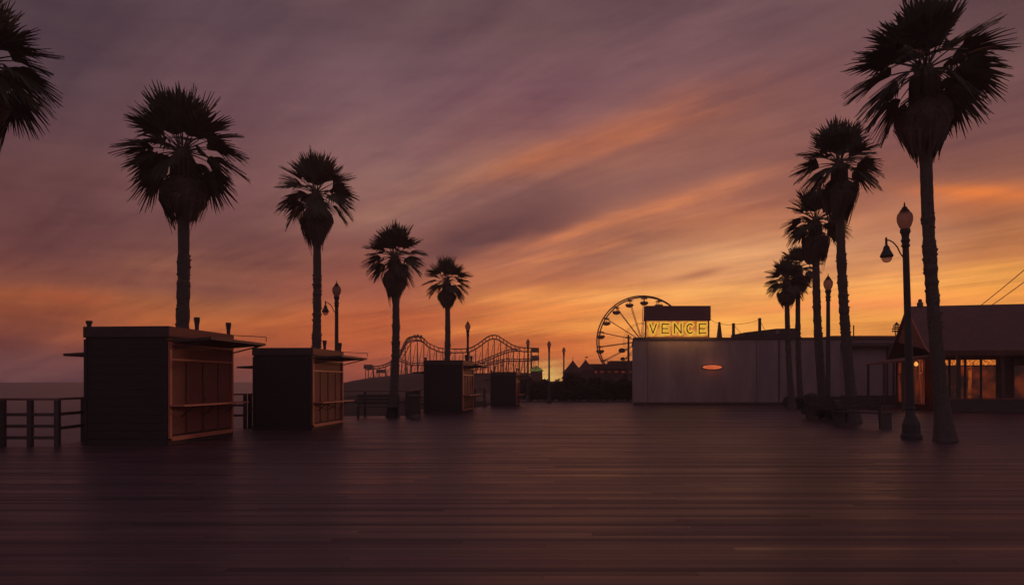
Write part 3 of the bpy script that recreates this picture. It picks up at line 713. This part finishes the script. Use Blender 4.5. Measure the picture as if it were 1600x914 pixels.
# gable end
gp = [(y, z - .16) for y, z in prof[1:-1]]
vs = [(x, y, z) for x in (.02, .12) for y, z in gp]; m_ = len(gp)
B().add(vs, [tuple(range(m_ - 1, -1, -1)), tuple(range(m_, 2 * m_))] + [(k, (k + 1) % m_, m_ + (k + 1) % m_, m_ + k) for k in range(m_)]).build('gable', 'cafe_red', t)
bb = B()
for (ya, za), (yb, zb) in zip(prof[:3], prof[1:4]): bb.tube([(-.145, ya, za), (-.145, yb, zb)], .035, 6)
bb.build('barge_board', 'stall_trim', t)
B().box((LW / 2, -.17, ze - .2), (LW, .05, .26)).build('fascia', 'cafe_wall', t)
B().lathe([(.16, zr - .12), (.16, zr + .16), (.10, zr + .22), (.10, zr + .32), (.05, zr + .38)], 10, (.55, DP / 2, 0)).build('chimney', 'dark_metal', t)
# side awning with posts
aw = B().add([(-.14, -.1, ze - .25), (-.14, DP, ze - .25), (-1.35, DP, ze - .52), (-1.35, -.1, ze - .52), (-.14, -.1, ze - .32), (-.14, DP, ze - .32), (-1.35, DP, ze - .6), (-1.35, -.1, ze - .6)],
             [(0, 1, 2, 3), (7, 6, 5, 4), (0, 3, 7, 4), (1, 5, 6, 2), (2, 6, 7, 3), (0, 4, 5, 1)]).build('awning', 'cafe_red', t)
for y in (.1, 3.9, 7.7): B().box((-1.25, y, (ze - .6) / 2), (.11, .11, ze - .6)).build('post', 'wood_dark', t)
for x in (1.2, 3.1, 5.0, 8.0): B().box((x, .12, (ze - .3) / 2), (.16, .16, ze - .32)).build('post', 'wood_dark', t)
# side wall glowing panels and door, lamp
for y0_, y1_ in ((1.3, 2.5), (2.8, 4.1), (4.6, 6.0)):
    wn_ = B().box((.0, (y0_ + y1_) / 2, 1.45), (.05, y1_ - y0_, 2.2)).build('side_window', 'cafe_glow', t)
    fr = B()
    for y in (y0_, (y0_ + y1_) / 2, y1_): fr.box((-.04, y, 1.45), (.05, .06, 2.3))
    for z in (.35, 1.9, 2.58): fr.box((-.042, (y0_ + y1_) / 2, z), (.05, y1_ - y0_ - .07, .05))
    fr.build('frame', 'stall_trim', wn_)
# front: a long row of narrow lit panes with bright transoms under the eave
rw = random.Random(8)
for k in range(15):
    ww_ = .66; xw = .42 + k * .70
    if k in (4,): continue
    pn = B().box((xw + ww_ / 2, wy + .04, 1.42), (ww_ - .02, .05, 1.7)).build('window', 'cafe_glow', t)
    fr = B()
    for x in (xw, xw + ww_): fr.box((x, wy - .02, 1.5), (.055, .06, 2.1))
    for z in (.52, 2.27, 2.58): fr.box((xw + ww_ / 2, wy - .022, z), (ww_ - .06, .05, .05))
    fr.build('frame', 'wood_dark', pn)
    if k not in (5, 9): B().box((xw + ww_ / 2, wy + .03, 2.425), (ww_ - .06, .05, .26)).build('transom', 'cafe_light', pn)
    if k in (0, 2, 6, 8): B().box((xw + ww_ * .3, wy + .005, 1.42), (.15, .02, 1.65)).build('curtain', 'curtain', pn)
B().box((LW / 2 + .3, -.05, .66), (LW - .6, .12, .06)).build('porch_rail', 'cafe_red', t)
B().box((LW / 2 + .3, -.05, .32), (LW - .62, .06, .60)).build('porch_wall', 'wood_dark', t)
pl_ = B().lathe([(.02, -.1), (.09, -.05), (.10, .03), (.06, .1), (.02, .14)], 10, (-.30, 1.5, 2.36)).build('porch_lamp', 'bulb', t)
B().tube([(-.30, 1.5, 2.49), (-.30, 1.5, 2.62)], .015, 5).build('hanger', 'dark_metal', pl_)
L = bpy.data.lights.new('cafe_porch_light', 'POINT'); L.energy = 9; L.color = (1, .5, .2); L.shadow_soft_size = .1
Lo = bpy.data.objects.new('cafe_porch_light', L); COL.objects.link(Lo); Lo.parent = t; Lo.location = (-.55, 1.5, 2.25)
# power lines at the top right
t = thing('power_lines', 'two slanting power lines above the cafe roof at the right edge', 'power line')
for (p0, p1) in (((1529, 37, 476), (1640, 30, 380)), ((1545, 36.5, 476), (1650, 30, 395))):
    a = at(p0[0], p0[1], p0[2] + 4); b_ = at(p1[0], p1[1], p1[2]); b_ = a + (b_ - a) * 2.2
    B().tube([a.lerp(b_, u) - Vector((0, 0, .8 * u * (1 - u))) for u in [i / 12 for i in range(13)]], .018, 5).build('cable', 'dark_metal', t)

# ------------------------------------------------------------------ far end: board fence, shrubs, pavilions, ferris wheel
t = thing('board_fence', 'low dark board fence closing the far end of the boardwalk', 'fence', (0, 0, 0))
xa, xb = at(803, 58.8).x, at(1010, 58.8).x
b = B(); n = int((xb - xa) / .18); rng = random.Random(5)
for k in range(n): b.box((xa + (k + .5) * .18, 58.8, .78 + rng.uniform(-.02, .02)), (.165, .03, 1.5))
b.build('boards', 'pier_wall', t); B().box(((xa + xb) / 2, 58.84, 1.35), (xb - xa, .05, .08)).build('rail', 'rail', t)
for k in range(9): B().box((xa + k * (xb - xa) / 8, 58.9, .82), (.12, .12, 1.64)).build('post', 'rail', t)
SHL = ['low dark shrub right of the smallest stall, at the fence end', 'dark shrub beside the lone thin lamp post at the far end', 'shrub right of the thin lamp post, below the sky glow', 'dark shrub under the left pavilion roof',
       'dark shrub under the right pavilion roof', 'shrub left of the ferris wheel foot, in front of the fence', 'dark shrub in front of the ferris wheel foot', 'dark shrub against the left corner of the long building']
for i, (px, h) in enumerate(((830, 1.9), (852, 1.75), (874, 1.8), (897, 2.3), (919, 2.3), (940, 2.1), (960, 2.0), (981, 2.1))):
    make_shrub(px, 57.6, 1.55, h * .97, SHL[i], 40 + i, 'shrubs along the far board fence')
def pavilion(px, Y, wpx, py_top, py_eave, lab, flag):
    c = at(px, Y); zt_ = at(0, Y, py_top).z; zev = at(0, Y, py_eave).z; r = wpx / F * Y / 2
    t = thing('pavilion', lab, 'pavilion', c, R(20), 'peaked pavilions beyond the fence')
    B().lathe([(r * 1.12, zev), (r * 1.1, zev + .1), (r * .62, zev + (zt_ - zev) * .45), (r * .22, zt_ - (zt_ - zev) * .2), (.03, zt_)], 8).build('roof', 'tent', t)
    B().lathe([(r * .95, 0), (r * .95, zev)], 8).build('wall', 'pier_wall', t)
    for k in range(8): a = (k) * math.pi / 4; B().tube([(r * 1.0 * math.cos(a), r * 1.0 * math.sin(a), 0), (r * 1.0 * math.cos(a), r * math.sin(a), zev)], .06, 5).build('post', 'dark_metal', t)
    B().tube([(0, 0, zt_ - .1), (0, 0, zt_ + .35)], .025, 5).build('finial', 'dark_metal', t)
    if flag: B().box((.14, 0, zt_ + .27), (.26, .02, .12)).build('flag', 'tent', t)
pavilion(895, 76, 31, 563, 583, 'left peaked pavilion roof beyond the fence, right of the thin lamp posts', False)
pavilion(915, 80, 28, 562, 580, 'right peaked pavilion roof with a tiny flag, beside the ferris wheel', True)
t = thing('arcade_building', 'low flat roofed arcade with dull red lights under the ferris wheel', 'building')
xa, xb = at(924, 84).x, at(1030, 84).x; zz = at(0, 84, 571).z
B().box(((xa + xb) / 2, 86, zz / 2 - .2), (xb - xa, 4, zz - .4)).build('wall', 'pier_wall', t)
B().box(((xa + xb) / 2, 85.8, zz - .1), (xb - xa + .4, 4.8, .55)).build('roof', 'tent', t)
B().box((at(985, 84).x, 85.9, zz + .35), (4.4, 3, .4)).build('roof_box', 'tent', t)
for px in (930, 941, 952, 963, 974, 984): 
    a = at(px, 83.95); B().box((a.x, 83.95, zz - .72), (.42, .06, .22)).build('window', 'far_red', t)

# green lit kiosk at coaster end
c = at(838, 100); t = thing('lit_kiosk', 'tiny kiosk glowing yellow green below the right end of the coaster', 'kiosk', c)
zk = at(0, 100, 580).z; zk2 = at(0, 100, 571).z
B().box((0, 0, zk / 2), (1.6, 1.6, zk)).build('wall', 'pier_wall', t)
B().lathe([(.95, zk), (.95, zk + .10), (.7, zk + .35), (.3, zk + .6), (.05, zk2)], 10).build('canopy', 'green_lit', t)
# low pier house behind the stalls
t = thing('pier_house', 'low brown pier building behind the two farthest stalls', 'building')
xa, xb = at(664, 128).x, at(836, 128).x; zz = at(0, 128, 583).z
B().box(((xa + xb) / 2, 131, zz / 2 - .3), (xb - xa, 6, zz + .2)).build('wall', 'pier_wall', t)
B().box(((xa + xb) / 2, 131, zz - .1), (xb - xa + .6, 6.6, .22)).build('roof', 'tent', t)
for k in range(9): B().box((xa + 1.2 + k * 2.0, 127.97, zz * .5), (.9, .06, .9)).build('window', 'dark_metal', t)

def wheel():
    Y = 140.0; hub = at(1003, Y, 533); Rw = 69.5 / F * Y
    t = thing('ferris_wheel', 'big ferris wheel half hidden behind the yellow sign', 'ferris wheel', (hub.x, Y, -.3), R(-17))
    hz = hub.z + .3; half = 1.1
    def ring(r, y, rad):
        N = 72; vs = []
        for i in range(N):
            a = 2 * math.pi * i / N
            for k in range(6):
                q = 2 * math.pi * k / 6; vs.append(((r + rad * math.cos(q)) * math.cos(a), y + rad * math.sin(q), hz + (r + rad * math.cos(q)) * math.sin(a)))
        fs = [(i * 6 + k, i * 6 + (k + 1) % 6, ((i + 1) % N) * 6 + (k + 1) % 6, ((i + 1) % N) * 6 + k) for i in range(N) for k in range(6)]
        return vs, fs
    for y in (-half, half):
        vs, fs = ring(Rw, y, .13); B().add(vs, fs).build('rim', 'sea_steel', t)
    for y in (-half, half):
        vs, fs = ring(Rw * .40, y, .03); B().add(vs, fs).build('inner_ring', 'sea_steel', t)
    B().tube([(0, -1.4, hz), (0, 1.4, hz)], .45, 12).build('hub', 'gondola', t)
    NG = 18
    g0 = None
    for k in range(NG):
        a = 2 * math.pi * (k + .35) / NG; cx_, cz_ = math.cos(a), math.sin(a)
        sb = B()
        for y in (-half, half): sb.tube([(.3 * cx_, y * .8, hz + .3 * cz_), (Rw * cx_, y, hz + Rw * cz_)], .06, 5)
        sb.build('spoke', 'sea_steel', t)
        B().tube([((Rw + .0) * cx_, -half - .35, hz + Rw * cz_), (Rw * cx_, half + .35, hz + Rw * cz_)], .07, 5).build('axle', 'sea_steel', t)
        loc = (Rw * .955 * cx_, 0, hz + Rw * .955 * cz_)
        if g0 is None:
            g0 = B().lathe([(.30, -1.28), (.62, -1.15), (.80, -.80), (.78, -.66), (.70, -.62)], 12).build('gondola', 'gondola', t, loc=loc)
            B().tube([(0, 0, -.65), (0, 0, .1)], .05, 5).build('hanger', 'sea_steel', g0)
            B().lathe([(.72, -.02), (.45, .14), (.04, .2)], 10).build('canopy', 'gondola', g0)
            B().tube([(.5, 0, -.65), (.4, 0, 0)], .03, 5).tube([(-.5, 0, -.65), (-.4, 0, 0)], .03, 5).build('struts', 'sea_steel', g0)
        else:
            c = g0.copy(); COL.objects.link(c); c.location = loc
            for ch in kids(g0): d_ = ch.copy(); COL.objects.link(d_); d_.parent = c
    for y in (-1.5, 1.5):
        for x in (-3.4, 3.4): B().tube([(0, y, hz), (x, y * 1.4, 0)], [.12, .2], 6).build('leg', 'sea_steel', t)
wheel()
# mast beside the wheel
p = at(982, 70); t = thing('light_mast', 'tall dark mast with lamp heads left of the long building corner', 'mast', p)
zm = at(0, 70, 523).z
B().tube([(0, 0, 0), (0, 0, zm)], [.13, .09], 8).build('pole', 'dark_metal', t)
B().box((.0, 0, zm - .25), (.55, .12, .10)).build('crossarm', 'dark_metal', t)
for x, z, s_ in ((-.62, zm - 1.5, .34), (-.55, zm - 2.3, .24)):
    h_ = B().lathe([(s_ * .5, -s_ * .6), (s_, -s_ * .3), (s_ * .9, s_ * .4), (s_ * .3, s_ * .7)], 10, (x, 0, z)).build('lamp_head', 'dark_metal', t)
    B().tube([(x, 0, z), (0, 0, z + .1)], .04, 5).build('bracket', 'dark_metal', h_)

# ------------------------------------------------------------------ roller coaster
def coaster():
    Y0 = 150.0
    t = thing('roller_coaster', 'steel roller coaster silhouette with two humps behind the stalls', 'roller coaster', (at(700, Y0).x, Y0, -.3))
    org = Vector(t.location)
    def sm(pts):
        P_ = [Vector(p) for p in pts]; out = []
        for i in range(len(P_) - 1):
            p0, p1, p2, p3 = P_[max(i - 1, 0)], P_[i], P_[i + 1], P_[min(i + 2, len(P_) - 1)]
            for k in range(6):
                u = k / 6; out.append(.5 * ((2 * p1) + (p2 - p0) * u + (2 * p0 - 5 * p1 + 4 * p2 - p3) * u * u + (3 * p1 - p0 - 3 * p2 + p3) * u ** 3))
        return out + [P_[-1]]
    def track(px, Y, name, sup, th=.5):
        line = sm([at(a, Y + (a - 700) * .03, c) - org for a, c in px]); b = B()
        for dy_, dz_, r in ((-.65, 0, .09), (.65, 0, .09), (0, -th, .13)): b.tube([p + Vector((0, dy_, dz_)) for p in line], r, 5)
        acc = 0
        for p, q in zip(line[:-1], line[1:]):
            acc += (q - p).length
            if acc > .75:
                acc = 0; b.tube([p + Vector((0, -.65, 0)), p + Vector((0, .65, 0))], .05, 4); b.tube([p + Vector((0, -.65, 0)), p + Vector((0, 0, -th))], .05, 4)
                b.tube([p + Vector((0, .65, 0)), q + Vector((0, 0, -th))], .05, 4)
        b.build(name, 'sea_steel', t)
        acc = sup * .5; flip = 0
        for p, q in zip(line[:-1], line[1:]):
            acc += abs((q - p).x)
            if acc > sup:
                acc = 0; flip += 1
                if p.z < 1: continue
                s_ = B(); s_.tube([(p.x, p.y, 0), p + Vector((0, 0, -th))], .10, 5)
                if flip % 2 == 0: s_.tube([(p.x, p.y + 2.2, 0), p + Vector((0, .1, -th))], .07, 4)
                if p.z > 3.5:
                    s_.tube([(p.x, p.y, p.z * .3), (p.x + sup * .9, p.y, p.z * .85)], .05, 4)
                    s_.tube([(p.x, p.y, p.z * .55), (p.x + sup * .9, p.y, p.z * .55)], .04, 4)
                s_.build('support', 'sea_steel', t)
    track([(619, 563), (624, 553), (629, 543), (634, 533), (640, 527), (652, 525.5), (661, 528), (668, 535), (680, 541), (692, 544.5), (720, 545), (736, 543), (750, 535), (760, 527.5), (768, 524), (777, 524.5), (788, 531), (800, 538.5), (815, 543), (842, 544)], 152, 'upper_track', 1.15, .8)
    track([(572, 574), (586, 572.5), (600, 570), (612, 564.5), (622, 560.5), (633, 563.5), (643, 567), (664, 567), (700, 569), (730, 568), (748, 564.5), (765, 558), (782, 551), (797, 546), (812, 545)], 158, 'lower_track', .95)
    track([(700, 571), (760, 567), (790, 561), (815, 561), (842, 559)], 164, 'far_track', 1.1)
    # lift-hill lattice and station boxes
    b = B(); top = [at(a, 150, c) - org for a, c in ((624, 556), (629, 546), (634, 536), (640, 529), (648, 527), (656, 527), (663, 530))]
    low_ = [at(a, 150, c) - org for a, c in ((628, 560), (634, 552), (638, 543), (643, 535), (649, 533), (656, 533), (662, 536))]
    for l in (top, low_): b.tube(l, .09, 5)
    for i in range(len(top)):
        b.tube([top[i], low_[i]], .06, 4)
        if i: b.tube([top[i - 1], low_[i]], .06, 4)
    b.build('lift_lattice', 'sea_steel', t)
    for px, py, w_, h_ in ((577, 573, 2.0, .9), (597, 580, 2.2, .7), (836, 546.5, 1.7, .75), (836, 559, 1.7, .9)):
        p = at(px, 156, py) - org; s_ = B().box(p, (w_, 2.5, h_), taper=.9).build('station', 'gondola', t)
        sg = B()
        for dx_ in (-.4, .4): sg.tube([(p.x + dx_ * w_, p.y, 0), (p.x + dx_ * w_, p.y, p.z - h_ / 2)], .09, 5)
        sg.build('stilts', 'sea_steel', s_)
    # train stopped at the crest
    for k, (px, py) in enumerate(((648, 524.5), (653, 524), (658, 525))):
        p = at(px, 152, py) - org; B().box(p, (.55, .9, .35), taper=.7).build('train_car', 'gondola', t)
coaster()

# ------------------------------------------------------------------ air
if True:
    me = bpy.data.materials.new('haze'); me.use_nodes = True; tt = me.node_tree; tt.nodes.clear()
    o_ = tt.nodes.new('ShaderNodeOutputMaterial'); pv = tt.nodes.new('ShaderNodeVolumePrincipled')
    pv.inputs['Color'].default_value = (.85, .72, .72, 1); pv.inputs['Density'].default_value = .0018; pv.inputs['Anisotropy'].default_value = .3
    tt.links.new(pv.outputs[0], o_.inputs['Volume']); M['haze'] = me
    hz_ = B().box((60, 170, 4), (420, 420, 18)).build('haze', 'haze'); tag(hz_, kind='stuff')
